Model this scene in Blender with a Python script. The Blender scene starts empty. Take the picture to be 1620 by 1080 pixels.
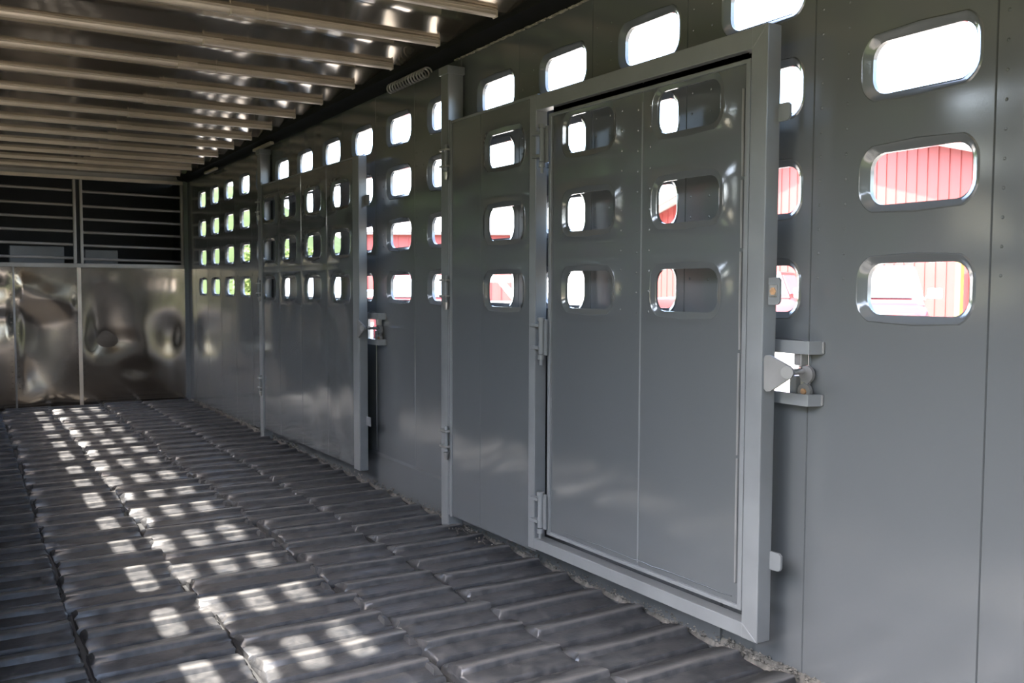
import bpy, bmesh, math, random
from mathutils import Vector, Matrix

random.seed(7)
C = bpy.context.scene.collection
SC = bpy.context.scene

# ------------------------------------------------------------------ camera, sky, sun, exposure
cam = bpy.data.cameras.new('camera')
camo = bpy.data.objects.new('camera', cam)
C.objects.link(camo)
YAW, PITCH, ROLL = 0.5386, -0.0583, 0.0034
fw = Vector((math.sin(YAW) * math.cos(PITCH), math.cos(YAW) * math.cos(PITCH), math.sin(PITCH)))
rt = Vector((math.cos(YAW), -math.sin(YAW), 0))
up = rt.cross(fw)
rt2 = rt * math.cos(ROLL) + up * math.sin(ROLL)
up2 = -rt * math.sin(ROLL) + up * math.cos(ROLL)
camo.matrix_world = Matrix(((rt2.x, up2.x, -fw.x, 0), (rt2.y, up2.y, -fw.y, 0), (rt2.z, up2.z, -fw.z, 0), (0, 0, 0, 1)))
cam.sensor_width = 22.3
cam.lens = 1455.9 / 1620 * 22.3
cam.clip_start = 0.02
cam.clip_end = 2000
cam.dof.use_dof = True
cam.dof.focus_distance = 3.2
cam.dof.aperture_fstop = 4.5
SC.camera = camo

w = bpy.data.worlds.new('sky')
SC.world = w
w.use_nodes = True
nt = w.node_tree
bgn = nt.nodes['Background']
sk = nt.nodes.new('ShaderNodeTexSky')
sk.sky_type = 'NISHITA'
sk.sun_disc = False
sk.sun_elevation = math.radians(61)
sk.sun_rotation = math.radians(-90)
sk.dust_density = 4.0
sk.air_density = 1.0
nt.links.new(sk.outputs[0], bgn.inputs[0])
bgn.inputs[1].default_value = 0.90

sun = bpy.data.lights.new('sun', 'SUN')
sun.energy = 12.0
sun.angle = math.radians(0.9)
sun.color = (1.0, 0.95, 0.88)
suno = bpy.data.objects.new('sun', sun)
suno.rotation_euler = Vector((0.555, 0.05, -1.0)).to_track_quat('-Z', 'Y').to_euler()
C.objects.link(suno)

SC.view_settings.view_transform = 'Standard'
SC.view_settings.look = 'None'
SC.view_settings.gamma = 1
SC.view_settings.use_curve_mapping = False
SC.view_settings.exposure = 1.86
SC.cycles.max_bounces = 10
SC.cycles.diffuse_bounces = 6
SC.cycles.glossy_bounces = 5
SC.cycles.sample_clamp_indirect = 6.0
SC.cycles.caustics_reflective = True
SC.cycles.use_denoising = True


# ------------------------------------------------------------------ materials
def mat(name, col, rough=0.5, metal=0.0, spec=0.5, bump=0.0, bscale=20.0, var=0.0, vscale=3.0, stretch=None,
        rvar=0.0, coat=0.0, wobble=0.0, wscale=1.5, dirt=None, trans=0.0):
    m = bpy.data.materials.new(name)
    m.use_nodes = True
    n = m.node_tree.nodes
    l = m.node_tree.links
    b = n['Principled BSDF']
    b.inputs['Base Color'].default_value = (*col, 1)
    b.inputs['Roughness'].default_value = rough
    b.inputs['Metallic'].default_value = metal
    b.inputs['Specular IOR Level'].default_value = spec
    b.inputs['Coat Weight'].default_value = coat
    b.inputs['Transmission Weight'].default_value = trans
    tc = n.new('ShaderNodeTexCoord')
    mp = n.new('ShaderNodeMapping')
    geo = n.new('ShaderNodeNewGeometry')
    l.new(geo.outputs['Position'], mp.inputs[0])
    if stretch:
        mp.inputs['Scale'].default_value = stretch
    if var or dirt:
        t = n.new('ShaderNodeTexNoise')
        t.inputs['Scale'].default_value = vscale
        t.inputs['Detail'].default_value = 3
        l.new(mp.outputs[0], t.inputs[0])
        r = n.new('ShaderNodeValToRGB')
        r.color_ramp.elements[0].position = 0.35
        r.color_ramp.elements[1].position = 0.68
        r.color_ramp.elements[0].color = (*[c * (1 - var) for c in col], 1)
        r.color_ramp.elements[1].color = (*(dirt if dirt else [min(1, c * (1 + var)) for c in col]), 1)
        l.new(t.outputs[0], r.inputs[0])
        l.new(r.outputs[0], b.inputs['Base Color'])
        if rvar:
            mr = n.new('ShaderNodeMapRange')
            mr.inputs[1].default_value = 0.3
            mr.inputs[2].default_value = 0.7
            mr.inputs[3].default_value = max(0.02, rough - rvar)
            mr.inputs[4].default_value = rough + rvar
            l.new(t.outputs[0], mr.inputs[0])
            l.new(mr.outputs[0], b.inputs['Roughness'])
    prev = None
    if wobble:
        t3 = n.new('ShaderNodeTexNoise')
        t3.inputs['Scale'].default_value = wscale
        t3.inputs['Detail'].default_value = 0.0
        l.new(geo.outputs['Position'], t3.inputs[0])
        b3 = n.new('ShaderNodeBump')
        b3.inputs['Strength'].default_value = 1.0
        b3.inputs['Distance'].default_value = wobble
        l.new(t3.outputs[0], b3.inputs['Height'])
        prev = b3
    if bump:
        t2 = n.new('ShaderNodeTexNoise')
        t2.inputs['Scale'].default_value = bscale
        t2.inputs['Detail'].default_value = 4
        l.new(mp.outputs[0], t2.inputs[0])
        bp = n.new('ShaderNodeBump')
        bp.inputs['Strength'].default_value = 1.0
        bp.inputs['Distance'].default_value = bump
        l.new(t2.outputs[0], bp.inputs['Height'])
        if prev:
            l.new(prev.outputs[0], bp.inputs['Normal'])
        prev = bp
    if prev:
        l.new(prev.outputs[0], b.inputs['Normal'])
    return m


M = {}
M['wall'] = mat('grey_enamel', (0.096, 0.099, 0.097), 0.13, spec=0.8, var=0.03, vscale=1.2, stretch=(1, 1, 0.5), rvar=0.02, wobble=0.010, wscale=2.2, bump=0.0001, bscale=260)
M['gate'] = mat('grey_gate_enamel', (0.085, 0.089, 0.087), 0.10, spec=0.9, var=0.03, vscale=1.2, stretch=(1, 1, 0.5), rvar=0.02, wobble=0.016, wscale=2.4, bump=0.0001, bscale=260)
M['tube'] = mat('grey_tube_enamel', (0.155, 0.158, 0.154), 0.28, spec=0.55, var=0.08, vscale=6, bump=0.0003, bscale=60)
M['pale'] = mat('worn_grey_enamel', (0.17, 0.163, 0.152), 0.4, spec=0.5, var=0.12, vscale=9)
M['steel'] = mat('dull_steel', (0.45, 0.43, 0.40), 0.35, metal=0.8, var=0.2, vscale=25)
M['rust'] = mat('rusty_bolt', (0.42, 0.24, 0.12), 0.6, metal=0.3, var=0.3, vscale=60)
M['roof'] = mat('roof_aluminium', (0.27, 0.225, 0.165), 0.12, metal=0.85, var=0.16, vscale=1.6, stretch=(1, 1, 1), rvar=0.03, wobble=0.003, wscale=3.5)
M['bow'] = mat('bow_aluminium', (0.60, 0.51, 0.40), 0.34, metal=0.55, var=0.10, vscale=5, bump=0.0003, bscale=40)
M['front'] = mat('polished_sheet', (0.38, 0.335, 0.285), 0.12, metal=1.0, var=0.10, vscale=2.0, rvar=0.03, wobble=0.02, wscale=1.2, bump=0.0002, bscale=50)
M['slat'] = mat('slat_aluminium', (0.30, 0.275, 0.245), 0.36, metal=0.5, var=0.1, vscale=4)
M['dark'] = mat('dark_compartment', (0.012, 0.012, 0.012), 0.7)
M['cove'] = mat('black_cove', (0.010, 0.009, 0.008), 0.75, spec=0.2, var=0.2, vscale=8)
M['bead'] = mat('dusty_sealant', (0.36, 0.31, 0.25), 0.25, var=0.4, vscale=30)
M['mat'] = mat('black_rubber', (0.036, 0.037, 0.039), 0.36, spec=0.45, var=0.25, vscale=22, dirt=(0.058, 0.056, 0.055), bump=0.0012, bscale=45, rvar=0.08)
M['under'] = mat('floor_underlay', (0.02, 0.02, 0.02), 0.8)
M['crumb'] = mat('dry_dirt', (0.10, 0.09, 0.074), 0.9, var=0.35, vscale=25)
M['gravel'] = mat('pale_gravel', (0.19, 0.178, 0.157), 0.9, spec=0.02, var=0.18, vscale=0.8, bump=0.01, bscale=8)
M['grass'] = mat('grass', (0.035, 0.045, 0.018), 0.9, spec=0.02, var=0.3, vscale=0.4)
M['leaf'] = mat('tree_leaf', (0.07, 0.105, 0.03), 0.7, spec=0.02, var=0.35, vscale=0.7)
M['hill'] = mat('hill_grass', (0.028, 0.040, 0.017), 0.9, spec=0.02, var=0.2, vscale=0.25)
M['leafy'] = mat('hedge_leaf', (0.125, 0.17, 0.055), 0.7, spec=0.02, var=0.3, vscale=0.7)
M['bark'] = mat('bark', (0.12, 0.09, 0.06), 0.9, var=0.3, vscale=4)
M['red'] = mat('red_barn_steel', (0.22, 0.034, 0.029), 0.5, var=0.04, vscale=1)
M['roofw'] = mat('pale_roof_steel', (0.50, 0.50, 0.50), 0.4, var=0.05, vscale=1)
M['trimg'] = mat('grey_fascia', (0.16, 0.14, 0.13), 0.5)
M['carred'] = mat('red_car_paint', (0.14, 0.014, 0.018), 0.5, spec=0.25)
M['cardark'] = mat('maroon_car_paint', (0.09, 0.02, 0.02), 0.35, spec=0.4, coat=0.2)
M['white'] = mat('white_paint', (0.80, 0.80, 0.78), 0.3)
M['glass'] = mat('car_glass', (0.06, 0.085, 0.095), 0.12, spec=0.6, coat=0.3)
M['tyre'] = mat('tyre_rubber', (0.02, 0.02, 0.02), 0.8)
M['chrome'] = mat('chrome', (0.7, 0.7, 0.7), 0.12, metal=1.0)
M['amber'] = mat('amber_lens', (0.8, 0.35, 0.05), 0.2)
M['galv'] = mat('galvanised_pipe', (0.74, 0.72, 0.66), 0.35, var=0.05)
M['wood'] = mat('yellow_pine', (0.30, 0.185, 0.05), 0.7, var=0.15, vscale=5)


# paler crests on the rubber ribs: ridge highlights put into the colour by height
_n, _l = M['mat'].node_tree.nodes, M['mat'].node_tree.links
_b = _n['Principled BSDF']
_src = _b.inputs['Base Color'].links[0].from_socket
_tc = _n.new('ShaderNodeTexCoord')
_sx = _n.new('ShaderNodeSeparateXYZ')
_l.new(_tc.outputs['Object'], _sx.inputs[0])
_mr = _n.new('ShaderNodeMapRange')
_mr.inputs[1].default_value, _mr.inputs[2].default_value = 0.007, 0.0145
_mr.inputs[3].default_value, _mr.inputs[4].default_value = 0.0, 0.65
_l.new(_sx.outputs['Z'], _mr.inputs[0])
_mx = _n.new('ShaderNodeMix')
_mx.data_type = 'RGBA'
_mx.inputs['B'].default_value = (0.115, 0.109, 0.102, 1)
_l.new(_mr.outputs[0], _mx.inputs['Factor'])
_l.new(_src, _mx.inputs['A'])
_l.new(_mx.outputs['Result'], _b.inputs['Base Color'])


# ------------------------------------------------------------------ mesh helpers
class MB:
    def __init__(self):
        self.v = []
        self.f = []

    def add(self, vs, fs):
        o = len(self.v)
        self.v += [tuple(p) for p in vs]
        self.f += [tuple(i + o for i in f) for f in fs]
        return self

    def box(self, x0, x1, y0, y1, z0, z1, b=0.0):
        if b <= 0:
            vs = [(x, y, z) for x in (x0, x1) for y in (y0, y1) for z in (z0, z1)]
            return self.add(vs, [(0, 1, 3, 2), (4, 6, 7, 5), (0, 4, 5, 1), (2, 3, 7, 6), (0, 2, 6, 4), (1, 5, 7, 3)])
        bm = bmesh.new()
        bmesh.ops.create_cube(bm, size=1)
        for q in bm.verts:
            q.co = Vector(((x0 + x1) / 2 + q.co.x * (x1 - x0), (y0 + y1) / 2 + q.co.y * (y1 - y0), (z0 + z1) / 2 + q.co.z * (z1 - z0)))
        bmesh.ops.bevel(bm, geom=list(bm.edges), offset=b, segments=2, affect='EDGES', profile=0.6)
        bm.verts.index_update()
        self.add([q.co[:] for q in bm.verts], [[q.index for q in f.verts] for f in bm.faces])
        bm.free()
        return self

    def tube(self, pts, r, n=10, cap=True):
        pts = [Vector(p) for p in pts]
        rings = []
        nrm = None
        for i, p in enumerate(pts):
            d = (pts[min(i + 1, len(pts) - 1)] - pts[max(i - 1, 0)]).normalized()
            if nrm is None:
                a = Vector((0, 0, 1)) if abs(d.z) < 0.9 else Vector((1, 0, 0))
                nrm = d.cross(a).normalized()
            else:
                nrm = (nrm - d * nrm.dot(d)).normalized()
            bn = d.cross(nrm)
            rr = r[i] if isinstance(r, (list, tuple)) else r
            rings.append([p + (nrm * math.cos(2 * math.pi * k / n) + bn * math.sin(2 * math.pi * k / n)) * rr for k in range(n)])
        vs = [q for g in rings for q in g]
        fs = []
        for i in range(len(pts) - 1):
            for k in range(n):
                fs.append((i * n + k, i * n + (k + 1) % n, (i + 1) * n + (k + 1) % n, (i + 1) * n + k))
        if cap:
            fs.append(tuple(range(n))[::-1])
            fs.append(tuple((len(pts) - 1) * n + k for k in range(n)))
        return self.add(vs, fs)

    def prism(self, poly, axis, a, b):
        """extrude a 2-D outline along axis: 'x' poly=(y,z), 'y' poly=(x,z), 'z' poly=(x,y)"""
        def P(u, v, t):
            return {'x': (t, u, v), 'y': (u, t, v), 'z': (u, v, t)}[axis]
        n = len(poly)
        vs = [P(u, v, a) for u, v in poly] + [P(u, v, b) for u, v in poly]
        fs = [tuple(range(n))[::-1], tuple(range(n, 2 * n))]
        fs += [(i, (i + 1) % n, n + (i + 1) % n, n + i) for i in range(n)]
        return self.add(vs, fs)

    def map(self, fn):
        self.v = [fn(*p) for p in self.v]
        return self

    def mesh(self, name, m, smooth=False, fix=True):
        me = bpy.data.meshes.new(name)
        me.from_pydata(self.v, [], self.f)
        me.materials.append(m)
        if fix:
            bm = bmesh.new()
            bm.from_mesh(me)
            bmesh.ops.recalc_face_normals(bm, faces=bm.faces)
            bm.to_mesh(me)
            bm.free()
        if smooth:
            me.polygons.foreach_set('use_smooth', [True] * len(me.polygons))
            me.set_sharp_from_angle(angle=math.radians(38))
        me.update()
        return me

    def build(self, name, m, parent=None, loc=None, smooth=False, fix=True):
        return put(name, self.mesh(name, m, smooth, fix), parent, loc)


def put(name, me, parent=None, loc=None):
    o = bpy.data.objects.new(name, me)
    C.objects.link(o)
    if parent:
        o.parent = parent
    if loc:
        o.location = loc
    return o


def empty(name, loc=(0, 0, 0), kind=None, label=None, cat=None, group=None, rz=0):
    o = bpy.data.objects.new(name, None)
    C.objects.link(o)
    o.location = loc
    o.rotation_euler = (0, 0, rz)
    o.empty_display_size = 0.1
    return tag(o, label, cat, group, kind)


def tag(o, label=None, cat=None, group=None, kind=None):
    if label: o['label'] = label
    if cat: o['category'] = cat
    if group: o['group'] = group
    if kind: o['kind'] = kind
    return o


# ------------------------------------------------------------------ punched panel generator
def rr_radius(th, a, b, r):
    """distance from centre to a rounded rectangle (half sizes a,b, corner r) along angle th"""
    c, s = math.cos(th), math.sin(th)
    lo, hi = 0.0, a + b
    for _ in range(26):
        t = (lo + hi) / 2
        px, py = abs(t * c), abs(t * s)
        qx, qy = px - (a - r), py - (b - r)
        d = math.hypot(max(qx, 0), max(qy, 0)) + min(max(qx, qy), 0) - r
        if d < 0: lo = t
        else: hi = t
    return (lo + hi) / 2


def angles(a, b, r, extra):
    A = []
    for sx, sy in ((1, 1), (-1, 1), (-1, -1), (1, -1)):
        for k in range(7):
            q = math.radians(90 * k / 6)
            x, y = (a - r) + r * math.cos(q), (b - r) + r * math.sin(q)
            A.append(math.atan2(sy * y, sx * x))
    for s in (0, math.pi / 2, math.pi, -math.pi / 2):
        A.append(s)
    A += extra
    A = sorted(set(round(x % (2 * math.pi), 5) for x in A))
    return A


def hole_cell(mb, y0, y1, z0, z1, cy, cz, a, b, rim, dep, T, r=0.05):
    """cell y0..y1, z0..z1 with a hole; inner face at x=0, rim recessed dep, outer face at x=T"""
    ext = [math.atan2(zz - cz, yy - cy) for yy in (y0, y1) for zz in (z0, z1)]
    A = angles(a, b, r, ext)
    n = len(A)

    def rect(th):
        c, s = math.cos(th), math.sin(th)
        t = 1e9
        if c > 1e-9: t = min(t, (y1 - cy) / c)
        if c < -1e-9: t = min(t, (y0 - cy) / c)
        if s > 1e-9: t = min(t, (z1 - cz) / s)
        if s < -1e-9: t = min(t, (z0 - cz) / s)
        return t
    loops = []
    lip = 0.004
    for x, fn in ((0, rect), (0, lambda t: rr_radius(t, a + rim, b + rim, r + rim)),
                  (-lip, lambda t: rr_radius(t, a + rim - 0.004, b + rim - 0.004, r + rim - 0.004)),
                  (-lip * 0.3, lambda t: rr_radius(t, a + rim - 0.010, b + rim - 0.010, r + rim - 0.010)),
                  (dep * 0.75, lambda t: rr_radius(t, a + 0.007, b + 0.007, r + 0.007)),
                  (dep, lambda t: rr_radius(t, a, b, r)),
                  (T - 0.002, lambda t: rr_radius(t, a, b, r)),
                  (T, lambda t: rr_radius(t, a + 0.01, b + 0.01, r + 0.01)), (T, rect)):
        loops.append([(x, cy + fn(t) * math.cos(t), cz + fn(t) * math.sin(t)) for t in A])
    vs = [p for L in loops for p in L]
    fs = []
    for i in range(len(loops) - 1):
        for k in range(n):
            fs.append((i * n + k, (i + 1) * n + k, (i + 1) * n + (k + 1) % n, i * n + (k + 1) % n))
    mb.add(vs, fs)


def plain(mb, y0, y1, z0, z1, T):
    mb.add([(0, y0, z0), (0, y1, z0), (0, y1, z1), (0, y0, z1)], [(3, 2, 1, 0)])
    mb.add([(T, y0, z0), (T, y1, z0), (T, y1, z1), (T, y0, z1)], [(0, 1, 2, 3)])


HA, HB, RIM = 0.166, 0.0775, 0.030


def board(y0, y1, z0, z1, holes, T=0.035, dep=0.016, g=0.003, a=HA, b=HB, rim=RIM, r=0.05):
    """one upright board with a shallow V joint down both long edges; holes: (cy, cz[, a, b, r])"""
    mb = MB()
    ya, yb = y0 + g, y1 - g
    hs = sorted(holes, key=lambda h: h[1])
    z = z0
    for i, h in enumerate(hs):
        ha, hb, hr = (h[2], h[3], h[4]) if len(h) > 2 else (a, b, r)
        lo = h[1] - hb - rim - 0.03
        hi = h[1] + hb + rim + 0.03
        if i > 0: lo = max(lo, z)
        plain(mb, ya, yb, z, lo, T)
        hole_cell(mb, ya, yb, lo, hi, h[0], h[1], ha, hb, min(rim, 0.03), dep, T, hr)
        z = hi
    plain(mb, ya, yb, z, z1, T)
    for ye, yi in ((y0, ya), (y1, yb)):
        mb.add([(0, yi, z0), (0, yi, z1), (g * 2, ye, z1), (g * 2, ye, z0), (T, ye, z0), (T, ye, z1), (T, yi, z1), (T, yi, z0)],
               [(0, 1, 2, 3), (3, 2, 5, 4), (4, 5, 6, 7)])
    mb.add([(0, ya, z0), (0, yb, z0), (T, yb, z0), (T, ya, z0)], [(0, 1, 2, 3)])
    mb.add([(0, ya, z1), (0, yb, z1), (T, yb, z1), (T, ya, z1)], [(3, 2, 1, 0)])
    return mb


def orient(me):
    """panel faces: make normals consistent with a weld first"""
    bm = bmesh.new()
    bm.from_mesh(me)
    bmesh.ops.remove_doubles(bm, verts=bm.verts, dist=0.0002)
    bm.to_mesh(me)
    bm.free()
    xs = [v.co.x for v in me.vertices]
    lim = (min(xs) + 0.006, max(xs) - 0.004)
    for p in me.polygons:
        q = [me.vertices[i].co.x for i in p.vertices]
        flat = max(q) - min(q) < 1e-5
        p.use_smooth = not flat
    me.set_sharp_from_angle(angle=math.radians(35))
    return me


def rivets(cols, z0, z1, sp, x=0.0, r=0.0055):
    mb = MB()
    for y in cols:
        z = z0 + random.random() * 0.02
        while z < z1:
            vs = [(x + 0.0005, y + r * math.cos(k * math.pi / 4), z + r * math.sin(k * math.pi / 4)) for k in range(8)]
            vs += [(x - 0.0022, y + 0.6 * r * math.cos(k * math.pi / 4), z + 0.6 * r * math.sin(k * math.pi / 4)) for k in range(8)]
            vs += [(x - 0.003, y, z)]
            fs = [(k, (k + 1) % 8, 8 + (k + 1) % 8, 8 + k) for k in range(8)] + [(8 + k, 8 + (k + 1) % 8, 16) for k in range(8)]
            mb.add(vs, fs)
            z += sp
    return mb


# ------------------------------------------------------------------ dimensions of the trailer
XR, XL = 2.37, -0.06
YF, YB = 11.68, -2.4
PIT = 0.609
ROWS = (0.0, 0.33, 0.66, 0.987)
ZC = 1.300
ZW0, ZW1 = -1.46, 1.345


def zf(y):
    return -1.285 - 0.0085 * (y - 2.5)


# ---- right wall
wall_r = empty('wall_right', (XR, 0, 0), kind='structure')
tmpl = orient(board(0, PIT, ZW0, ZW1, [(0.234, z) for z in ROWS]).mesh('panel', M['wall'], fix=False))
slot = (0.100, -0.275, 0.082, 0.082, 0.012)
tmpl_slot = orient(board(0, PIT, ZW0, ZW1, [(0.234, z) for z in ROWS] + [slot]).mesh('panel', M['wall'], fix=False))
tmpl_thin = orient(board(0, PIT, ZW0, ZW1, [(0.234, z) for z in ROWS], T=0.010, dep=0.004, b=0.088).mesh('panel', M['wall'], fix=False))
riv = rivets((PIT - 0.03, PIT - 0.13), 0.03, 1.12, 0.077).mesh('rivets', M['wall'])
S0 = 2.077
for j in range(-7, 16):
    y = S0 + PIT * j
    if j == 15:
        me = orient(board(0, YF + 0.02 - y, ZW0, ZW1, []).mesh('panel', M['wall'], fix=False))
    elif j == 0 or j == 6:
        me = tmpl_slot
    else:
        me = tmpl
    p = put('panel', me, wall_r, (0, y, 0))
    if j < 15:
        tag(put('rivets', riv, p), kind='stuff')

# ---- left wall (behind the camera) with the open side doorway the camera looks out of
wall_l = empty('wall_left', (XL, 0, 0), kind='structure')
CL = 3.05 - 0.234
for j in range(-9, 15):
    y = CL + PIT * j
    if y < YB: continue
    if -2.3 < y + PIT / 2 < 2.1:
        continue
    me = tmpl_thin if y + PIT < YF else None
    if me is None:
        me = orient(board(0, YF - y, ZW0, ZW1, []).mesh('panel', M['wall'], fix=False))
    p = put('panel', me, wall_l, (0, y, 0))
    p.scale = (-1, 1, 1)

# ---- ceiling: one arched sheet and one bow to each bay
ceil_ = empty('ceiling', (0, 0, ZC), kind='structure')
NB = 20


def sheet():
    mb = MB()
    nx = 10
    vs = []
    for i in range(NB + 1):
        t = i / NB
        for k in range(nx + 1):
            x = XL + (XR - XL) * k / nx
            vs.append((x, t * PIT, 0.030 * (1 - abs(2 * t - 1) ** 1.4)))
    for i in range(NB + 1):
        t = i / NB
        for k in range(nx + 1):
            x = XL + (XR - XL) * k / nx
            vs.append((x, t * PIT, 0.030 * (1 - abs(2 * t - 1) ** 1.4) + 0.02))
    w_ = nx + 1
    o2 = (NB + 1) * w_
    fs = []
    for i in range(NB):
        for k in range(nx):
            a = i * w_ + k
            fs.append((a, a + 1, a + w_ + 1, a + w_))
            fs.append((o2 + a, o2 + a + w_, o2 + a + w_ + 1, o2 + a + 1))
    for k in range(nx):
        fs.append((k, o2 + k, o2 + k + 1, k + 1))
        a = NB * w_ + k
        fs.append((a, a + 1, o2 + a + 1, o2 + a))
    for i in range(NB):
        a = i * w_
        fs.append((a, a + w_, o2 + a + w_, o2 + a))
        a = i * w_ + nx
        fs.append((a, o2 + a, o2 + a + w_, a + w_))
    mb.add(vs, fs)
    return mb.mesh('roof_sheet', M['roof'], smooth=True)


sh = sheet()
BOW0 = 3.835 - 10 * PIT
# bow section in (y,z), hat channel hanging below the sheet
hat = [(-0.034, 0.004), (-0.034, -0.003), (-0.022, -0.006), (-0.019, -0.014), (-0.017, -0.018), (-0.012, -0.024), (0.002, -0.026),
       (0.010, -0.024), (0.014, -0.018), (0.020, -0.006), (0.034, -0.002), (0.034, 0.004)]
bow_me = MB().prism(hat, 'x', XL, 1.22).mesh('roof_bow', M['bow'], smooth=True)
sleeve = MB()
sleeve.prism([(-0.020, 0.004), (-0.020, -0.025), (-0.016, -0.029), (0.012, -0.029), (0.016, -0.025), (0.016, 0.004)], 'x', 1.12, 2.19)
for zz in (-0.003, -0.019):
    sleeve.prism([(-0.020, zz), (-0.023, zz - 0.002), (-0.023, zz - 0.005), (-0.020, zz - 0.007)], 'x', 1.12, 2.19)
sleeve.box(2.19, 2.195, -0.023, 0.019, -0.032, -0.0)
sleeve_me = sleeve.mesh('bow_sleeve', M['bow'])
clip_me = MB().box(0, 0.010, -0.023, 0.019, -0.031, -0.0, 0.003).mesh('splice_clip', M['bow'])
for i in range(-1, 24):
    y = BOW0 + i * PIT
    if y < YB or y > YF - 0.1: continue
    put('roof_sheet', sh, ceil_, (0, y, 0))
    b = put('roof_bow', bow_me, ceil_, (0, y, 0))
    put('bow_sleeve', sleeve_me, b)
    put('splice_clip', clip_me, b, (1.13 + random.uniform(-.03, .03), 0, 0))
    if y < 7: put('splice_clip', clip_me, b, (1.32 + random.uniform(-.05, .05), 0, 0))
    yl = y
# end sheet to the front wall
es = MB().box(XL, XR, yl + PIT, YF + 0.3, 0.0, 0.02)
es.build('roof_sheet', M['roof'], ceil_)

# ---- roof cove along the top of the right wall
tr = MB()
tr.prism([(2.262, ZC), (2.270, ZC - 0.02), (2.345, 1.262), (2.368, 1.245), (2.375, 1.245), (2.375, ZC + 0.036), (2.262, ZC + 0.036)], 'y', YB, YF)
tag(tr.build('trim_1', M['cove'], smooth=True), kind='structure')
tr = MB()
tr.prism([(XL + .10, ZC + .036), (XL + .10, ZC), (XL + .02, 1.25), (XL - .005, 1.25), (XL - .005, ZC + .036)], 'y', YB, YF)
tag(tr.build('trim_2', M['cove']), kind='structure')
bd = MB()
for k in range(60):
    y = 3.0 + k * 0.028 + random.uniform(-.01, .01)
    if y > 4.55: break
    bd.box(2.352, 2.37 - 0.004, y, y + random.uniform(.020, .040), 1.240 + random.uniform(-.002, .002), 1.247 + random.uniform(-.002, .002), 0.002)
bd_o = bd.build('sealant_bead', M['bead'], wall_r, (-XR, 0, 0))
tag(bd_o, 'crusty dusty sealant', kind='stuff')

# ---- floor
floor_ = empty('floor', (0, 0, 0), kind='structure')
ub = MB()
ub.add([(XL, YB, zf(YB) - .05), (XR, YB, zf(YB) - .05), (XR, YF, zf(YF) - .05), (XL, YF, zf(YF) - .05),
        (XL, YB, zf(YB) - .12), (XR, YB, zf(YB) - .12), (XR, YF, zf(YF) - .12), (XL, YF, zf(YF) - .12)],
       [(0, 1, 2, 3), (7, 6, 5, 4), (0, 4, 5, 1), (2, 6, 7, 3), (1, 5, 6, 2), (0, 3, 7, 4)])
ub.build('underlay', M['under'], floor_)
PR = 0.262


def tile_mesh(w_, seed):
    """a rubber mat block: low flat, raised rib with rounded edge, dark joint; local origin at its near left corner, top ~0"""
    rng = random.Random(seed)
    prof = [(0.004, -0.045), (0.006, -0.022), (0.012, -0.013), (0.070, -0.010), (0.103, -0.008), (0.108, 0.007), (0.112, 0.013),
            (0.119, 0.0145), (0.150, 0.009), (0.200, -0.001), (0.205, -0.010), (0.232, -0.012), (0.243, -0.018), (0.247, -0.030), (0.248, -0.045)]
    nx = 7
    mb = MB()
    vs = []
    for k in range(nx + 1):
        u = (0, .022, .2, .4, .6, .8, .978, 1)[k]
        x = 0.004 + u * (w_ - 0.010)
        e = min(u, 1 - u) * w_
        for (y, z) in prof:
            zz = z
            if z > -0.004:
                zz = z if 0 < k < nx else -0.006
            yy = y + 0.004 * math.sin(u * 5 + seed) + rng.uniform(-.0015, .0015)
            if k in (0, nx) and z > -0.03: zz -= 0.006
            vs.append((x + (rng.uniform(-.006, .006) if k in (0, nx) else 0), yy, zz + rng.uniform(-.0008, .0008)))
    n = len(prof)
    fs = []
    for k in range(nx):
        for i in range(n - 1):
            fs.append((k * n + i, (k + 1) * n + i, (k + 1) * n + i + 1, k * n + i + 1))
    fs.append(tuple(range(n)))
    fs.append(tuple(nx * n + i for i in range(n))[::-1])
    fs.append(tuple([0, n - 1, nx * n + n - 1, nx * n]))
    mb.add(vs, fs)
    # lengthwise stub lug at the far end of the block
    if w_ < 0.52 or seed >= 40: lx = None
    else: lx = w_ - 0.040
    if lx:
        sy = 0.02 + rng.random() * 0.03
        mb.add([(lx, sy, -0.014), (lx + .034, sy, -0.014), (lx + .034, sy + .120, -0.014), (lx, sy + .120, -0.014),
                (lx + .010, sy + .022, 0.006), (lx + .024, sy + .022, 0.006), (lx + .024, sy + .100, 0.004), (lx + .010, sy + .100, 0.004)],
               [(0, 1, 5, 4), (1, 2, 6, 5), (2, 3, 7, 6), (3, 0, 4, 7), (4, 5, 6, 7)])
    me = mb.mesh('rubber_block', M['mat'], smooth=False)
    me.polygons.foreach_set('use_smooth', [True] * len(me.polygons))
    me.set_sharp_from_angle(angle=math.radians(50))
    return me


COLX = [XL, 0.335, 0.815, 1.385, 1.815, 2.345]
OFF = [0.02, 0.14, 0.05, 0.19, 0.09]
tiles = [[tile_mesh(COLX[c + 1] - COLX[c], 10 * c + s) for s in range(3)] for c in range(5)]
far_rows = []
for c in range(5):
    y = 1.6 + OFF[c]
    k = 0
    while y < YF - 0.04:
        dx = random.uniform(-.03, .03) if c else 0
        if c == 4: dx = random.uniform(-.03, 0.0)
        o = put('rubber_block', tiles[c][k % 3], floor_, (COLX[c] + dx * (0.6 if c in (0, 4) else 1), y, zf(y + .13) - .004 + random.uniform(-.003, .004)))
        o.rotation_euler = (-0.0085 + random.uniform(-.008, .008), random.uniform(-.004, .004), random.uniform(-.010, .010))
        y += PR
        k += 1
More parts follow.
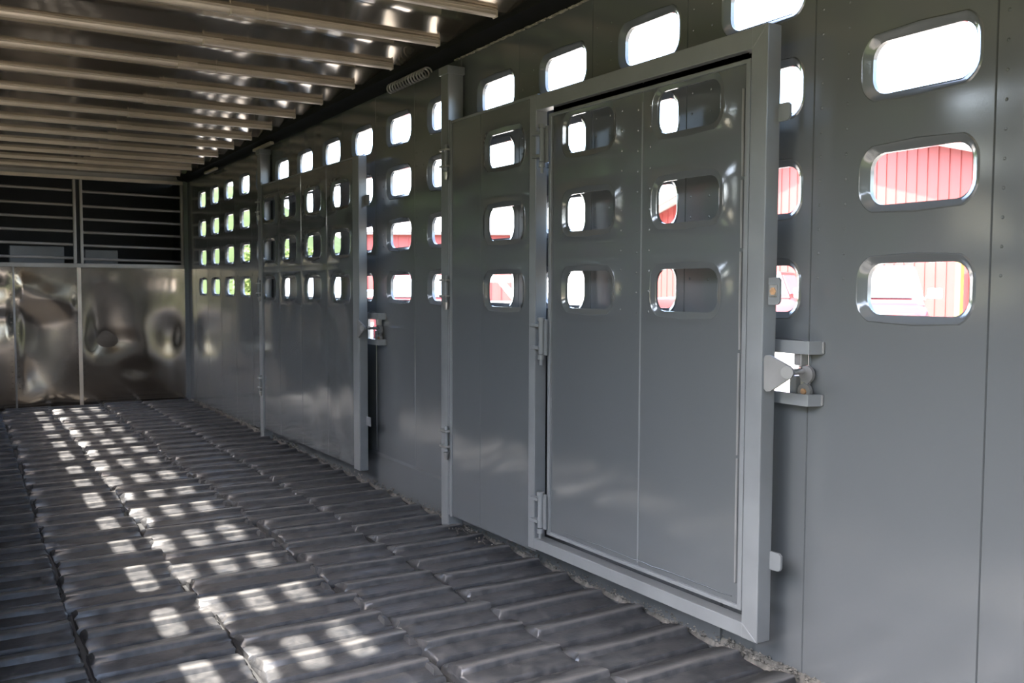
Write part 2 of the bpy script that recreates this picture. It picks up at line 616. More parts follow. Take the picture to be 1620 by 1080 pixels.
# blocks behind the camera joined in one
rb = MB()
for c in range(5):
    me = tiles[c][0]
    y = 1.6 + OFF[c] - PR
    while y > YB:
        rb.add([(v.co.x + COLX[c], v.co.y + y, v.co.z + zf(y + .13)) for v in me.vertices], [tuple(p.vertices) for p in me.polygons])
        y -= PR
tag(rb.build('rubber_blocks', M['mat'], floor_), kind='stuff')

# dirt crumbs along the foot of the right wall
cr = MB()
for k in range(1500):
    y = random.uniform(2.0, 11.5) if k > 500 else random.uniform(2.0, 4.8)
    x = XR - 0.008 - abs(random.gauss(0, 0.012))
    s = random.uniform(.003, .009) if y > 4.8 else random.uniform(.002, .007)
    if 4.0 < y < 4.6:
        x = XR - abs(random.gauss(0.03, 0.05)) - .01
        x = min(x, XR - .005)
    z = zf(y) - 0.006 + random.uniform(-.012, .022) * (XR - .02 < x)
    vs = [(x + s * random.uniform(.6, 1.2) * dx, y + 1.4 * s * random.uniform(.6, 1.2) * dy, z + s * random.uniform(.6, 1.2) * dz) for dx, dy, dz in
          ((1, 0, 0), (-1, 0, 0), (0, 1, 0), (0, -1, 0), (0, 0, 1), (0, 0, -1))]
    cr.add(vs, [(0, 2, 4), (2, 1, 4), (1, 3, 4), (3, 0, 4), (2, 0, 5), (1, 2, 5), (3, 1, 5), (0, 3, 5)])
tag(cr.build('dirt_crumbs', M['crumb'], floor_), kind='stuff')
# packed dirt wedge at the wall foot
wd = MB()
n = 900
vs = []
for k in range(n + 1):
    y = 1.7 + (YF - 1.7) * k / n
    h = 0.002 + 0.007 * random.random()
    wv = 0.006 + 0.008 * random.random()
    z0 = zf(y) - .035
    vs += [(XR - .002, y, z0 + .035 + h), (XR - wv * .6, y, z0 + .03 + h * .4), (XR - wv - .01, y, z0)]
fs = []
for k in range(n):
    for q in (0, 1):
        fs.append((k * 3 + q, k * 3 + q + 1, k * 3 + q + 4, k * 3 + q + 3))
wd.add(vs, fs)
tag(wd.build('packed_dirt', M['crumb'], floor_, fix=False), kind='stuff')

# ---- front wall
wall_f = empty('wall_front', (0, YF, 0), kind='structure')
XM = 1.165
ZH = 0.215


def crumple(x0, x1, z0, z1, seed):
    rng = random.Random(seed)
    nx, nz = 30, 44
    bumps = [(rng.uniform(x0, x1), rng.uniform(z0 + .2, z1), rng.choice((-1, 1)) * rng.uniform(.010, .022), rng.uniform(.12, .30), rng.uniform(.10, .28)) for _ in range(5)]
    bumps = [(bx, bz, a * .8, sx, sz) for bx, bz, a, sx, sz in bumps]
    bumps += [(cx, -.50 + .03 * (cx > 1), .021, .24, .34) for cx in (.75, 1.43) if x0 < cx < x1]
    vs = []
    for s in (0, 1):
        for i in range(nz + 1):
            for k in range(nx + 1):
                x, z = x0 + (x1 - x0) * k / nx, z0 + (z1 - z0) * i / nz
                e = min(1, 8 * min((x - x0), (x1 - x)) / (x1 - x0)) * min(1, 8 * min(z - z0, z1 - z) / (z1 - z0))
                d = sum(a * math.exp(-((x - bx) / sx) ** 2 - ((z - bz) / sz) ** 2) for bx, bz, a, sx, sz in bumps) * e
                vs.append((x, (-0.004 + d) if s == 0 else 0.02, z))
    w_ = nx + 1
    o = (nz + 1) * w_
    fs = []
    for i in range(nz):
        for k in range(nx):
            a = i * w_ + k
            fs += [(a, a + 1, a + w_ + 1, a + w_), (o + a, o + a + w_, o + a + w_ + 1, o + a + 1)]
    mb = MB()
    mb.add(vs, fs)
    return mb


XR1 = 0.50
for x0, x1, sd in ((XL, XR1, 3), (XR1, XM, 5), (XM, XR - .002, 8)):
    p = crumple(x0 + .0015, x1 - .0015, ZW0, ZH, sd).build('sheet_panel', M['front'], wall_f, smooth=True)
    rv = MB()
    for xx in (x0 + .035, x1 - .035):
        z = -1.15
        while z < ZH:
            rv.tube([(xx, -.006, z), (xx, -.013, z)], [.008, .005], 6)
            z += .062
    tag(rv.build('rivets', M['front'], p), kind='stuff')
for xx in (XM, XR1):
    MB().box(xx - (.020 if xx == XM else .010), xx + (.020 if xx == XM else .010), -.014, -.002, ZW0, ZH, .004).build('seam_strip', M['slat'] if xx != XM else M['bow'], wall_f)
MB().box(XL, XR, -.028, .02, ZH, ZH + .048, .005).build('header_rail', M['slat'], wall_f)
MB().box(XL, XR, -.030, .02, 1.222, 1.262, .005).build('top_rail', M['bow'], wall_f)
MB().box(XL, XR, -.012, .02, 1.262, ZC + .01).build('top_plate', M['slat'], wall_f)
for x in (XM - .048, XM + .022):
    MB().box(x, x + .030, -.03, .03, ZH + .048, 1.222, .005).build('mullion', M['slat'], wall_f)
MB().box(XM - .02, XM + .022, -.005, .03, ZH + .048, 1.222).build('mullion', M['dark'], wall_f)
MB().box(XR - .075, XR - .045, -.03, .03, ZH + .048, 1.222, .005).build('mullion', M['slat'], wall_f)
for i, z in enumerate((0.322, 0.478, 0.628, 0.778, 0.928, 1.095)):
    for x0, x1, dz in ((XL, XM - .048, 0.012), (XM + .05, XR - .07, -0.012)):
        mb = MB()
        mb.tube([(x0, 0, z + dz + .004), (x1, 0, z + dz - .012)], .016, 10)
        mb.build('slat', M['slat'], wall_f, smooth=True)
# dark nose compartment behind the slats
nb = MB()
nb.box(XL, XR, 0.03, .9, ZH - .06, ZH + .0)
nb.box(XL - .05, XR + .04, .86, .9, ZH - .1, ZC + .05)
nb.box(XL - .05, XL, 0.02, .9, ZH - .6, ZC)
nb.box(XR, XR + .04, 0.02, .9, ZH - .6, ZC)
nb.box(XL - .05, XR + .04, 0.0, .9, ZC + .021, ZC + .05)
tag(nb.map(lambda x, y, z: (x, y + YF, z)).build('nose_compartment', M['dark']), kind='structure')
for x0, x1, z1 in ((0.48, 1.04, 0.46), (1.26, 1.62, 0.43)):
    t = MB().box(x0, x1, YF + .25, YF + .50, ZH + .04, z1, .01).build('storage_box', M['tube'])
    tag(t, 'grey metal box behind the front wall slats, ' + ('wider one' if x0 < 1 else 'narrower one'), 'box', 'boxes behind the slats')
# corner post
tr = MB()
tr.prism([(XR - .045, YF - .002), (XR - .045, YF - .05), (XR - .002, YF - .09), (XR - .002, YF - .002)], 'z', ZW0, 1.30)
tag(tr.build('trim_3', M['wall']), kind='structure')

# ---- rear wall (behind the camera)
tag(MB().box(XL, XR, YB - .05, YB, ZW0, ZC + .03).build('wall_rear', M['wall']), kind='structure')
# ---- corner posts there
tr = MB()
tr.box(XL - .05, XL + .06, YB - .1, YB, ZW0, ZC + .05)
tag(tr.build('trim_4', M['wall']), kind='structure')
tr = MB()
tr.box(XR - .06, XR + .05, YB - .1, YB, ZW0, ZC + .05)
tag(tr.build('trim_5', M['wall']), kind='structure')

# ---- wall foot rail right (low sill the gates close over)
tr = MB()
tr.prism([(XR - .001, -1.10), (XR - .012, -1.115), (XR - .012, -1.46), (XR - .001, -1.46)], 'y', 2.45, 8.1)
tag(tr.build('baseboard_right', M['wall']), kind='structure')

# ---- posts
def post(y0, y1, top, label):
    t = empty('hinge_post', (2.31, (y0 + y1) / 2, zf(y0)), label=label, cat='post')
    h = top - zf(y0)
    MB().box(-.042, .052, -(y1 - y0) / 2, (y1 - y0) / 2, -.02, h, .006).build('upright', M['tube'], t)
    MB().box(-.050, .055, -(y1 - y0) / 2 - .012, (y1 - y0) / 2 + .012, h - .03, h + .012, .003).build('cap', M['tube'], t)
    MB().tube([(-.034, -(y1 - y0) / 2 - .020, .06), (-.034, -(y1 - y0) / 2 - .020, h - .28)], .013, 10).build('hinge_rod', M['tube'], t, smooth=True)
    for z in (h * .17, h * .5, h * .78):
        yy = -(y1 - y0) / 2 - .030
        q = MB().tube([(-.067, yy, z - .01), (-.067, yy, z + .13)], .012, 12).build('hinge_barrel', M['tube'], t, smooth=True)
        for dz in (.012, .098):
            MB().box(-.085, -.043, yy - .030, yy + .055, z + dz, z + dz + .011, .003).build('hinge_lug', M['steel'], q)
        MB().tube([(-.067, yy, z - .055), (-.067, yy, z - .015)], [.010, .017], 10).build('pin_nut', M['steel'], q, smooth=True)
    return t


post(4.475, 4.56, 1.175, 'grey square post from floor to ceiling at the hinge side of the near gate')
post(8.10, 8.19, 1.190, 'grey square post far down the wall at the hinge side of the far gate')


# ---- swing gates
def gwarp(x, y, z):
    k = (y - 2.13) / 2.27
    return (x, y, z * (1 + (.035 * k if z < 0 else .028 * k)))


def hinge(parent, x, y, z, s=1.0, flip=1):
    """gate hinge: knuckle barrel, two lugs and the leaf plate"""
    h = MB()
    h.tube([(x, y, z - .075 * s), (x, y, z + .075 * s)], .0125 * s, 12)
    h.tube([(x, y, z + .072 * s), (x, y, z + .088 * s)], .018 * s, 12)
    h.tube([(x, y, z - .100 * s), (x, y, z - .078 * s)], .016 * s, 12)
    h.tube([(x, y, z - .125 * s), (x, y, z - .10 * s)], .008 * s, 8)
    o = h.build('hinge', M['tube'], parent, smooth=True)
    for dz in (-.055, .045):
        MB().box(x - .016, x + .03, min(y, y + flip * .065), max(y, y + flip * .065), z + dz * s, z + (dz + .014) * s, .003).build('hinge_lug', M['tube'], o)
    MB().box(x + .006, x + .014, min(y, y - flip * .032), max(y, y - flip * .032), z - .08 * s, z + .08 * s, .002).build('hinge_leaf', M['tube'], o)
    return o


GX = 2.255


def gate_near():
    base = (2.25, 4.42, -1.28)
    g = empty('swing_gate', base, label='large near dark grey swing gate with a framed door set into it', cat='gate', group='swing gates folded against the wall')
    inv = (-base[0], -base[1], -base[2])

    def part(name, mb, m, parent=g, smooth=False, weld=False):
        mb.map(gwarp)
        me = mb.mesh(name, m, smooth, fix=not weld)
        if weld: orient(me)
        return put(name, me, parent, inv if parent is g else None)
    x0, x1 = 2.216, 2.276
    # fixed outer boards, hinge side
    part('outer_panel', board(4.088, 4.405, -1.195, .850, []).map(lambda x, y, z: (GX + x * .5, y, z)), M['gate'], weld=True)
    part('outer_panel', board(3.555, 4.088, -1.195, .850, [(3.853, .652), (3.853, .304), (3.853, -.013)], dep=.013).map(lambda x, y, z: (GX + x * .5, y, z)), M['gate'], weld=True)
    part('edge_flange', MB().box(GX - .004, GX + .022, 3.55, 4.41, .846, .858, .002), M['tube'])
    part('edge_flange', MB().box(GX - .006, GX + .022, 4.395, 4.415, -1.2, .858, .003), M['tube'])
    # frame of square tube, mitred corners
    zt, zb, yr, yl, t = .842, -1.168, 2.132, 3.560, .068
    part('frame_tube', MB().box(x0, x1, yr, yr + t + .004, zb, zt, .004), M['tube'])
    part('frame_tube', MB().box(x0, x1, yl - t * .8, yl, zb, zt, .004), M['tube'])
    part('frame_tube', MB().box(x0 + .001, x1, yr + t, yl - t * .7, zt - t, zt - .001, .004), M['tube'])
    part('frame_tube', MB().box(x0 + .001, x1, yr + t, yl - t * .7, zb + .001, zb + t * .75, .004), M['tube'])
    part('weld_bead', MB().tube([(x0 - .0005, yr + .004, zt - .004), (x0 - .0005, yr + t, zt - t)], .0022, 6), M['tube'])
    part('weld_bead', MB().tube([(x0 - .0005, yr + .004, zb + .004), (x0 - .0005, yr + t, zb + t * .75)], .0022, 6), M['tube'])
    # inner door
    dx = 2.246
    d = part('door', MB().box(dx - .010, dx + .028, 2.226, 2.246, -1.088, .752, .003), M['tube'])
    for a, b_ in ((3.412, 3.434),):
        part('door_edge', MB().box(dx - .010, dx + .028, a, b_, -1.088, .752, .003), M['tube'], d)
    part('door_edge', MB().box(dx - .010, dx + .028, 2.24, 3.42, .738, .752, .003), M['tube'], d)
    part('door_edge', MB().box(dx - .010, dx + .028, 2.24, 3.42, -1.088, -1.074, .003), M['tube'], d)
    for a, b_, hy in ((2.242, 2.792, 2.546), (2.792, 3.414, 3.150)):
        q = part('door_panel', board(a, b_, -1.08, .745, [(hy, .645), (hy, .316), (hy, -.007)], dep=.013).map(lambda x, y, z: (dx + x * .5, y, z)), M['gate'], d, weld=True)
        tag(part('rivets', rivets((a + .03, a + .13) if a > 2.5 else (b_ - .045,), -.1, .72, .077, dx), M['gate'], q), kind='stuff')
    part('seam_bead', MB().tube([(dx - .001, 2.792, -1.06), (dx - .001, 2.792, .70)], .0032, 6), M['tube'], d, smooth=True)
    # weld beads inside the door edge, broken up
    wb = MB()
    z = -1.0
    while z < .62:
        L = random.uniform(.22, .46)
        wb.tube([(dx - .003, 2.262 + random.uniform(-.002, .002), z), (dx - .0045, 2.262, z + L / 2), (dx - .003, 2.263, min(z + L, .66))], .0042, 6)
        z += L + .012
    part('weld_bead', wb, M['pale'], d, smooth=True)
    part('weld_bead', MB().tube([(dx - .002, 2.27 + .01, -1.052)] + [(dx - .003 + random.uniform(-.001, .001), 2.28 + k * .06, -1.052 + random.uniform(-.002, .002)) for k in range(1, 18)], .002, 6), M['gate'], d, smooth=True)
    for z in (.63, -.22, -1.005):
        h = hinge(g, x0 - .001, 3.452, z, 1.0, 1)
        h.location = inv
        h.location.z += 0.0
    # tabs at the swinging end
    for z0, z1, bolt in ((.535, .592, 0), (-.052, .036, 1), (-.925, -.865, 0)):
        tb = part('latch_tab', MB().prism([(2.14, z0), (2.14, z1), (2.093, z1), (2.084, z1 - .008), (2.084, z0 + .012), (2.090, z0 + .003), (2.10, z0)], 'x', 2.268, 2.276), M['tube'] if not bolt else M['tube'])
        if bolt:
            tb.location.x -= .03
            part('tab_bolt', MB().tube([(2.262, 2.108, -.008), (2.280, 2.108, -.008)], .013, 6), M['rust'], tb)
            part('bolt_plate', MB().box(2.264, 2.268, 2.094, 2.124, -.026, .012, .001), M['steel'], tb)
    return g


def gate_far():
    base = (2.25, 8.05, -1.33)
    g = empty('swing_gate', base, label='far dark grey swing gate of plain punched boards near the front wall', cat='gate', group='swing gates folded against the wall')
    inv = (-base[0], -base[1], -base[2])

    def part(name, mb, m, parent=g, smooth=False, weld=False):
        mb.map(lambda x, y, z: (x, y, z * (1 + (y - 5.7) / 2.3 * .03)) if z < 0 else (x, y, z * (1 + (y - 5.7) / 2.3 * .025)))
        me = mb.mesh(name, m, smooth, fix=not weld)
        if weld: orient(me)
        return put(name, me, parent, inv if parent is g else None)
    ed = [5.77, 6.365, 6.945, 7.52, 8.02]
    cs = [6.085, 6.67, 7.245, 7.80]
    for i in range(4):
        part('gate_board', board(ed[i], ed[i + 1], -1.205, .853, [(cs[i], .632), (cs[i], .300), (cs[i], -.010)], dep=.013).map(lambda x, y, z: (GX + x * .5, y, z)), M['gate'], weld=True)
    part('frame_tube', MB().box(2.222, 2.282, 5.665, 5.775, -1.21, .853, .006), M['tube'])
    part('frame_tube', MB().box(GX - .012, GX + .03, 8.005, 8.035, -1.21, .853, .004), M['tube'])
    part('top_edge', MB().box(GX - .004, GX + .022, 5.775, 8.02, .850, .860, .002), M['tube'])
    for z0, z1 in ((.53, .60), (-.91, -.85)):
        part('latch_tab', MB().box(2.268, 2.276, 5.60, 5.68, z0, z1, .003), M['tube'])
    return g


gate_near()
gate_far()
# ---- slam latches on the wall
def latch(y, label, plate=True):
    t = empty('gate_latch', (XR, y, -.285), label=label, cat='latch', group='gate latches on the wall')
    for z0, z1 in ((.075, .117), (-.092, -.054)):
        b = MB()
        # flat bar standing off the wall, end bent back in a rounded hook
        b.prism([(-.004, -.10), (-.052, -.085), (-.058, -.070), (-.058, .14), (-.050, .14), (-.050, -.066), (-.044, -.076), (-.004, -.088)], 'z', z0, z1)
        b.build('guide_bar', M['tube'], t, smooth=True)
        MB().box(-.008, .0, -.105, -.075, z0 + .002, z1 - .002, .003).build('guide_foot', M['pale'], t)
    # wedge-shaped strike plate carried on a pin
    MB().tube([(-.004, -.030, .018), (-.135, -.085, .022)], .011, 10).build('pin', M['chrome'], t, smooth=True)
    MB().tube([(-.012, -.028, -.085), (-.012, -.028, .085)], .009, 8).build('latch_rod', M['steel'], t, smooth=True)
    MB().box(-.040, -.010, -.022, .004, -.080, .002, .004).build('cam', M['tube'], t)
    MB().box(-.042, -.008, -.046, -.014, .036, .082, .005).build('cam', M['steel'], t)
    MB().tube([(-.032, -.048, -.048), (-.018, -.048, -.048)], .026, 18).build('washer', M['pale'], t, smooth=True)
    MB().tube([(-.038, -.050, -.048), (-.032, -.050, -.048)], .011, 6).build('bolt', M['rust'], t)
    MB().tube([(-.028, -.052, .008), (-.016, -.052, .008)], .028, 18).build('washer', M['pale'], t, smooth=True)
    s = MB()
    s.prism([(-.108, .006), (-.030, -.042), (-.014, -.044), (-.004, -.036), (-.002, .062), (-.008, .072), (-.024, .074), (-.108, .044)], 'x', -.166, -.158)
    sp = s.build('strike_plate', M['pale'], t)
    MB().tube([(-.158, -.098, .024), (-.172, -.104, .024)], .020, 14).build('boss', M['pale'], sp, smooth=True)
    return t


latch(2.115, 'grey latch with wedge plate between two bars beside the near gate edge')
latch(5.66, 'small dark latch between two bars beside the far gate edge')

# ---- coil spring on the roof cove
cs = MB()
pts = []
for k in range(14 * 14):
    a = k / 14 * 2 * math.pi
    pts.append((2.305 + .026 * math.cos(a), 4.80 + .54 * k / 196, 1.222 + .026 * math.sin(a)))
cs.tube(pts, .0052, 6)
o = cs.build('coil_spring', M['slat'], smooth=True)
tag(o, 'dull metal coil spring lying along the black roof cove above the wall', 'spring')
for y, L in ((7.9, .55), (9.9, .5)):
    o = MB().box(2.30, 2.335, y, y + L, 1.222, 1.245, .004).build('cove_bracket', M['bow'])
    tag(o, 'pale metal strip under the roof cove above ' + ('the far gate hinge post' if y < 9 else 'the windows nearest the front wall'), 'bracket', 'strips under the cove')

# ------------------------------------------------------------------ outside
GZ = -1.55
gr = MB()
gr.add([(-300, -300, GZ), (300, -300, GZ), (300, 300, GZ), (-300, 300, GZ)], [(0, 1, 2, 3)])
tag(gr.build('ground', M['gravel']), kind='structure')

tag(MB().box(-300, -1.6, -300, 300, GZ - .2, GZ + .03).build('grass_field', M['grass']), kind='structure')

# grassy bank beyond the yard
bk = MB()
vs = []
nx, ny = 40, 16
for i in range(ny + 1):
    for k in range(nx + 1):
        a = math.radians(-30 + 110 * k / nx)
        r = 62 + 60 * i / ny
        h = GZ - .1 + 14.0 * (1 - math.exp(-i / 5)) * (0.75 + .25 * math.sin(k * .9)) * (1 if a < .34 else max(0.04, 1 - (a - .34) * 4.2))
        vs.append((r * math.sin(a), r * math.cos(a), h))
fs = [(i * (nx + 1) + k, i * (nx + 1) + k + 1, (i + 1) * (nx + 1) + k + 1, (i + 1) * (nx + 1) + k) for i in range(ny) for k in range(nx)]
bk.add(vs, fs)
tag(bk.build('grass_bank', M['hill'], smooth=True, fix=False), kind='structure')


def tree(x, y, h, r, label, n=900, seed=0, low=0.32):
    rng = random.Random(seed)
    t = empty('tree', (x, y, GZ), label=label, cat='tree', group='trees around the yard')
    mb = MB()
    mb.tube([(0, 0, -.2), (.1, 0, h * .3), (0, .1, h * .75)], [h * .03, h * .022, h * .008], 8)
    for k in range(5):
        a = rng.random() * 6.28
        mb.tube([(.05, 0, h * (.25 + .08 * k)), (r * .5 * math.cos(a), r * .5 * math.sin(a), h * (.45 + .08 * k))], [h * .012, h * .004], 6)
    mb.build('trunk', M['bark'], t)
    lf = MB()
    cl = [(max(-.8, min(.8, rng.gauss(0, .5))) * r, max(-.8, min(.8, rng.gauss(0, .5))) * r, h * (low + (.94 - low) * rng.random())) for _ in range(26)]
    for k in range(n):
        c = cl[k % len(cl)]
        p = Vector((c[0] + rng.gauss(0, .26) * r, c[1] + rng.gauss(0, .26) * r, c[2] + rng.gauss(0, .1) * h))
        s = rng.uniform(.25, .55) * r * .28
        u = Vector((rng.gauss(0, 1), rng.gauss(0, 1), rng.gauss(0, 1))).normalized()
        v = u.orthogonal().normalized()
        w3 = u.cross(v)
        lf.add([p + v * s, p + w3 * s * .6, p - v * s, p - w3 * s * .6, p + u * s * .2], [(0, 1, 4), (1, 2, 4), (2, 3, 4), (3, 0, 4)])
    lf.build('foliage', M['leaf'] if x < 0 else M['leafy'], t, fix=False)
    return t


k = 0
for x, y, h, r, lb in ((15.0, 50.5, 3.6, 1.7, 'low green tree seen through the slits of the far gate'),
                       (25.5, 56, 4.6, 2.2, 'low green tree standing behind the long red shed'),
                       (-16, -34, 7.5, 4.2, 'unseen broad green tree added to block low sky on the sunny side of the trailer, rearmost of the row'),  # unseen row from here on, added to block low sky light
                       (-16, -21, 7.4, 4.2, 'unseen broad green tree added to block low sky on the sunny side of the trailer, second from the rear'),
                       (-17, -8, 6.6, 4.2, 'unseen broad green tree added to block low sky on the sunny side of the trailer, level with the open doorway'),
                       (-18, 3.5, 6.8, 3.9, 'unseen broad green tree added to block low sky on the sunny side of the trailer, level with its middle'),
                       (-12.5, 17, 9.6, 4.4, 'unseen broad green tree added to block low sky on the sunny side of the trailer, just ahead of its nose'),  # this and the next two stand nearer and taller to darken the far interior
                       (-13, 30, 9.8, 4.4, 'unseen broad green tree added to block low sky on the sunny side of the trailer, last but one of the row'),
                       (-14, 43, 9.4, 4.4, 'unseen broad green tree added to block low sky on the sunny side of the trailer, farthest ahead')):
    tree(x, y, h, r, lb, 2600 if x < 0 else 2200, k, 0.12 if x < 0 else 0.10)
    k += 1


# red barn, gable facing the trailer
def barn():
    X = 24.0
    b = empty('red_barn', (X, 19, GZ), label='red ribbed metal barn with pale gable roof seen through the nearest windows', cat='barn')
    ya, yb = 9.5, 30.2      # gable width
    yap, zap, slope = 20.6, 5.35 - GZ, 0.29

    def top(y):
        return zap - abs(y - yap) * slope
    mb = MB()
    poly = [(ya - 19, 0), (ya - 19, top(ya)), (yap - 19, zap), (yb - 19, top(yb)), (yb - 19, 0)]
    mb.prism(poly, 'x', 0.05, 14)
    mb.build('wall', M['red'], b)
    y = ya + .15
    while y < yb:
        MB().prism([(y - 19 - .022, -.02), (y - 19 + .022, -.02), (y - 19 + .022, top(y) - .05), (y - 19 - .022, top(y) - .05)], 'x', 0.025, 0.06).build('wall_rib', M['red'], b)
        y += .345
    for s in (-1, 1):
        ye = ya - .7 if s < 0 else yb + .7
        rp = [(yap - 19, zap + .02), (ye - 19, zap - abs(ye - yap) * slope + .02), (ye - 19, zap - abs(ye - yap) * slope + .12), (yap - 19, zap + .12)]
        MB().prism(rp, 'x', -.75, 14.5).build('roof', M['roofw'], b)
        fp = [(yap - 19, zap - .06), (ye - 19, zap - abs(ye - yap) * slope - .06), (ye - 19, zap - abs(ye - yap) * slope + .13), (yap - 19, zap + .13)]
        MB().prism(fp, 'x', -.80, -.74).build('fascia', M['trimg'], b)
    return b


barn()


def shed():
    a = Vector((15.1, 37.9, GZ))
    c = Vector((22.6, 33.6, GZ))
    d = (c - a)
    L = d.length
    rz = math.atan2(d.y, d.x)
    s = empty('red_shed', a, label='low long red shed with grey eaves seen past the near gate post', cat='shed', rz=rz)
    H = 2.30 - GZ
    MB().box(0, L, .05, 8, 0, H).build('wall', M['red'], s)
    x = .1
    while x < L:
        MB().box(x - .03, x + .03, 0, .06, 0, H).build('wall_rib', M['red'], s)
        x += .45
    MB().box(-.4, L + .4, -.35, 0.0, H - .02, H + .22, .01).build('fascia', M['trimg'], s)
    MB().prism([(-.4, H + .20), (4, H + 1.15), (8.4, H + .20), (8.4, H + .10), (4, H + 1.05), (-.4, H + .10)], 'x', -.4, L + .4).build('roof', M['roofw'], s)
    return s


shed()


# vehicles
def car(loc, heading, L, Wd, H, paint, label, kind='wagon', group='vehicles parked in the yard'):
    """front of the car at local -y; heading turns it"""
    c = empty('car', (loc[0], loc[1], loc[2]), label=label, cat='car', group=group, rz=heading)
    hb = H * .67           # belt height
    hh = H * .65           # hood height
    hw = Wd / 2
    # lower body, cross-sections along y
    secs = []
    prof = [(-L / 2, .36, hh * .80, .80), (-L / 2 + .12, .30, hh * .93, .93), (-L / 2 + .5, .26, hh, .98), (-L * .18, .26, hb, 1.0), (L * .2, .26, hb, 1.0), (L / 2 - .25, .28, hb, .98), (L / 2, .36, hb * .9, .90)]
    vs = []
    for y, z0, z1, ww in prof:
        a = hw * ww
        vs += [(-a * .96, y, z0), (-a, y, z0 + .2), (-a, y, z1 - .22), (-a * .94, y, z1 - .05), (-a * .80, y, z1), (a * .80, y, z1), (a * .94, y, z1 - .05), (a, y, z1 - .22), (a, y, z0 + .2), (a * .96, y, z0)]
    n = 10
    fs = []
    for i in range(len(prof) - 1):
        for k in range(n):
            fs.append((i * n + k, i * n + (k + 1) % n, (i + 1) * n + (k + 1) % n, (i + 1) * n + k))
    fs += [tuple(range(n)), tuple((len(prof) - 1) * n + k for k in range(n))]
    mb = MB()
    mb.add(vs, fs)
    mb.build('body', M[paint], c, smooth=True)
    # cabin
    yb0 = -L * .20
    yt0 = yb0 + .62
    yb1 = L * .45 if kind == 'wagon' else L * .10
    yt1 = yb1 - .28
    tw = hw * .78
    bw = hw * .93
    cb = MB()
    cb.add([(-bw, yb0, hb - .03), (bw, yb0, hb - .03), (bw, yb1, hb - .03), (-bw, yb1, hb - .03),
            (-tw, yt0, H - .03), (tw, yt0, H - .03), (tw, yt1, H - .03), (-tw, yt1, H - .03),
            (-tw * .9, yt0 + .1, H), (tw * .9, yt0 + .1, H), (tw * .9, yt1 - .1, H), (-tw * .9, yt1 - .1, H)],
           [(0, 1, 5, 4), (1, 2, 6, 5), (2, 3, 7, 6), (3, 0, 4, 7), (4, 5, 9, 8), (5, 6, 10, 9), (6, 7, 11, 10), (7, 4, 8, 11), (8, 9, 10, 11), (0, 3, 2, 1)])
    cb.build('cabin', M[paint], c)

    def lerp(a_, b_, t):
        return tuple(a_[i] + (b_[i] - a_[i]) * t for i in range(3))

    def pane(p00, p10, p11, p01, m=.07, off=(0, 0, 0), name='window'):
        q = [lerp(lerp(p00, p10, u), lerp(p01, p11, u), v) for u, v in ((m, m * 1.4), (1 - m, m * 1.4), (1 - m, 1 - m * 1.4), (m, 1 - m * 1.4))]
        o = Vector(off)
        g = MB()
        g.add([Vector(a_) + o for a_ in q] + [Vector(a_) - o * .5 for a_ in q], [(0, 1, 2, 3), (7, 6, 5, 4), (0, 4, 5, 1), (1, 5, 6, 2), (2, 6, 7, 3), (3, 7, 4, 0)])
        return g.build(name, M['glass'], c)
    pane((-bw, yb0, hb), (bw, yb0, hb), (tw, yt0, H - .03), (-tw, yt0, H - .03), .10, (0, -.012, .006), 'windscreen')
    pane((bw, yb1, hb), (-bw, yb1, hb), (-tw, yt1, H - .03), (tw, yt1, H - .03), .08, (0, .012, .006), 'rear_window')
    ns = 3 if kind == 'wagon' else 2
    for s in (-1, 1):
        for k_ in range(ns):
            a0, a1 = k_ / ns, (k_ + 1) / ns
            lo = lambda t: (s * bw, yb0 + (yb1 - yb0) * t, hb)
            hi = lambda t: (s * tw, yt0 + (yt1 - yt0) * t, H - .04)
            pane(lo(a0), lo(a1), hi(a1), hi(a0), .07, (s * .012, 0, 0), 'side_window')
        m_mb = MB().box(hw - .02 if s > 0 else -hw - .20, hw + .20 if s > 0 else -hw + .02, yb0 + .18, yb0 + .28, hb + .08, hb + .25, .03)
        m_ = m_mb.build('wing_mirror', M['white'] if paint != 'white' else M['chrome'], c)
        MB().tube([(s * bw, yb0 + .23, hb + .06), (s * hw, yb0 + .23, hb + .14)], .022, 8).build('mirror_arm', M['trimg'], m_)
        for yy in (-L * .31, L * .30):
            wh = MB().tube([(s * (hw - .22), yy, .35), (s * (hw + .01), yy, .35)], .35, 20)
            w_ = wh.build('wheel', M['tyre'], c, smooth=True)
            MB().tube([(s * (hw + .0), yy, .35), (s * (hw + .02), yy, .35)], .19, 14).build('rim', M['chrome'], w_)
        MB().box(s * hw * .62 - .16, s * hw * .62 + .16, -L / 2 - .02, -L / 2 + .05, hh * .66, hh * .82, .02).build('headlamp', M['white'], c)
        MB().box(s * hw * .80 - .08, s * hw * .80 + .08, L / 2 - .05, L / 2 + .02, hb * .6, hb * .85, .02).build('tail_lamp', M['carred'], c)
    gl = MB().box(-hw * .42, hw * .42, -L / 2 - .015, -L / 2 + .03, hh * .60, hh * .84, .01).build('grille', M['chrome'], c)
    for k_ in range(4):
        z = hh * (.63 + .05 * k_)
        MB().box(-hw * .40, hw * .40, -L / 2 - .022, -L / 2 - .012, z, z + .025).build('grille_bar', M['trimg'], gl)
    MB().box(-hw * .93, hw * .93, -L / 2 - .09, -L / 2 + .05, .38, .56, .03).build('bumper', M['chrome'], c)
    if kind == 'pickup':
        bd_ = MB().box(-hw * .82, hw * .82, L * .14, L / 2 - .12, hb + .001, hb + .03).build('load_bed', M['trimg'], c)
    return c


def face(dx, dy):
    """heading that points the car's front (local -y) along (dx,dy)"""
    return math.atan2(dy, dx) + math.pi / 2


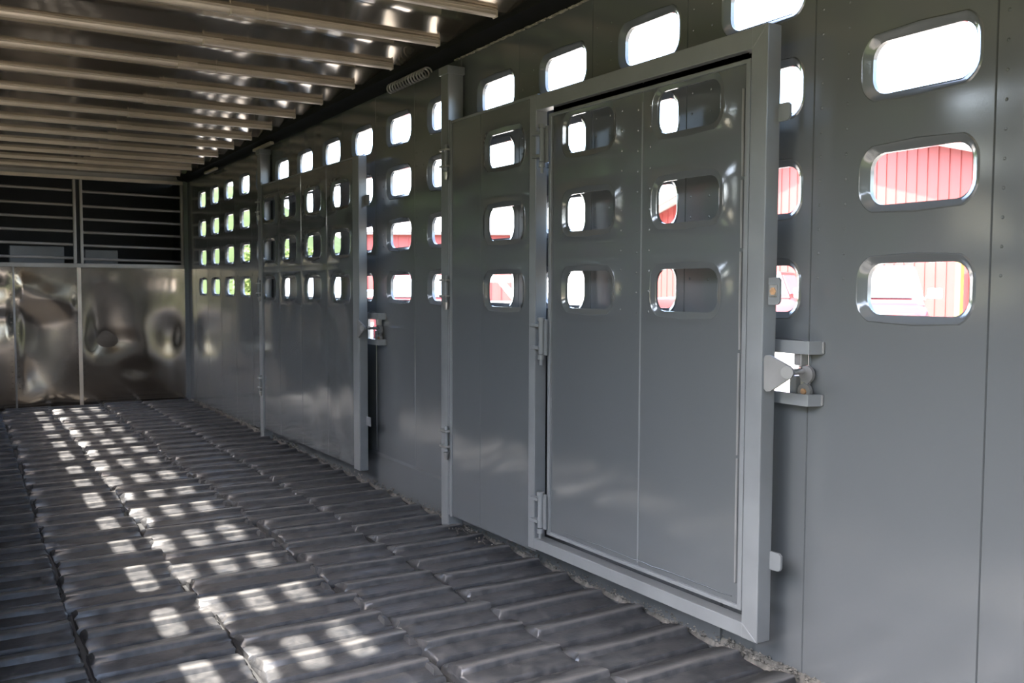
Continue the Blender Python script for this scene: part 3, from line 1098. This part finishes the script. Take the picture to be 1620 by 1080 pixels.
def away(px, py, back, z):
    v = Vector((px, py, 0)).normalized()
    return (px + v.x * back, py + v.y * back, z)


car(away(11.86, 9.30, 2.5, GZ), face(-14.4, -11.0), 5.2, 1.95, 1.96, 'carred', 'red pickup facing the trailer, seen through the nearest lowest window', 'pickup')
car((17.9, 18.6, GZ), face(-.55, 1), 4.3, 1.85, 2.0, 'cardark', 'maroon wagon parked side on in front of the red barn', 'wagon')
car(away(8.6, 18.6, 2, GZ), face(-8.2, -18.5), 4.6, 1.9, 1.85, 'carred', 'red car with bright windscreen facing the trailer near the red shed', 'wagon')
car(away(6.2, 18.0, 2, GZ), face(-.4, -1.0), 4.4, 1.8, 1.85, 'white', 'white car beside the red one, seen at the far gate edge', 'wagon')

t = empty('timber_post', (23.7, 15.55, GZ), label='yellow timber post standing against the red barn', cat='post')
MB().box(-.08, .08, -.08, .08, 0, 2.35, .01).build('post', M['wood'], t)
MB().box(-.12, .12, -.13, .13, 2.35, 2.40, .01).build('cap', M['wood'], t)

# white box trailer
t = empty('box_trailer', (13.4, 19.8, GZ), label='white box trailer standing in the yard between barn and shed', cat='trailer', rz=math.radians(-32))
MB().box(-1.3, 1.3, -2.4, 2.4, .55, 2.75, .05).build('body', M['white'], t)
MB().prism([(-2.5, 2.72), (-2.5, 2.80), (0, 2.98), (2.5, 2.80), (2.5, 2.72)], 'x', -1.34, 1.34).build('roof', M['roofw'], t)
for s in (-1, 1):
    for yy in (-.5, .4):
        MB().tube([(s * 1.12, yy, .36), (s * 1.34, yy, .36)], .36, 18).build('wheel', M['tyre'], t, smooth=True)
MB().tube([(0, -2.4, .5), (0, -3.6, .5)], .06, 8).build('drawbar', M['trimg'], t)
MB().box(-.5, .5, -2.43, -2.38, .7, 2.4, .01).build('door', M['white'], t)

# white pipe stock panel
P0, P1 = Vector((5.75, 10.62, GZ)), Vector((6.55, 10.18, GZ))
dd = (P1 - P0)
t = empty('stock_panel', P0, label='white pipe stock panel with a diagonal brace standing in the yard', cat='fence panel', rz=math.atan2(dd.y, dd.x))
LL = dd.length
for z in (1.62, 1.29, .85, .42):
    MB().box(-.6, LL + .6, -.03, .03, z, z + (.085 if z > 1.2 else .05), .02).build('rail', M['galv'], t)
for x in (-.6, LL + .6):
    MB().box(x - .03, x + .03, -.03, .03, 0, 1.74, .01).build('upright', M['galv'], t)
MB().tube([(LL * .40, -.01, 1.63), (LL * .66, -.01, 1.34)], .042, 10).build('brace', M['galv'], t, smooth=True)
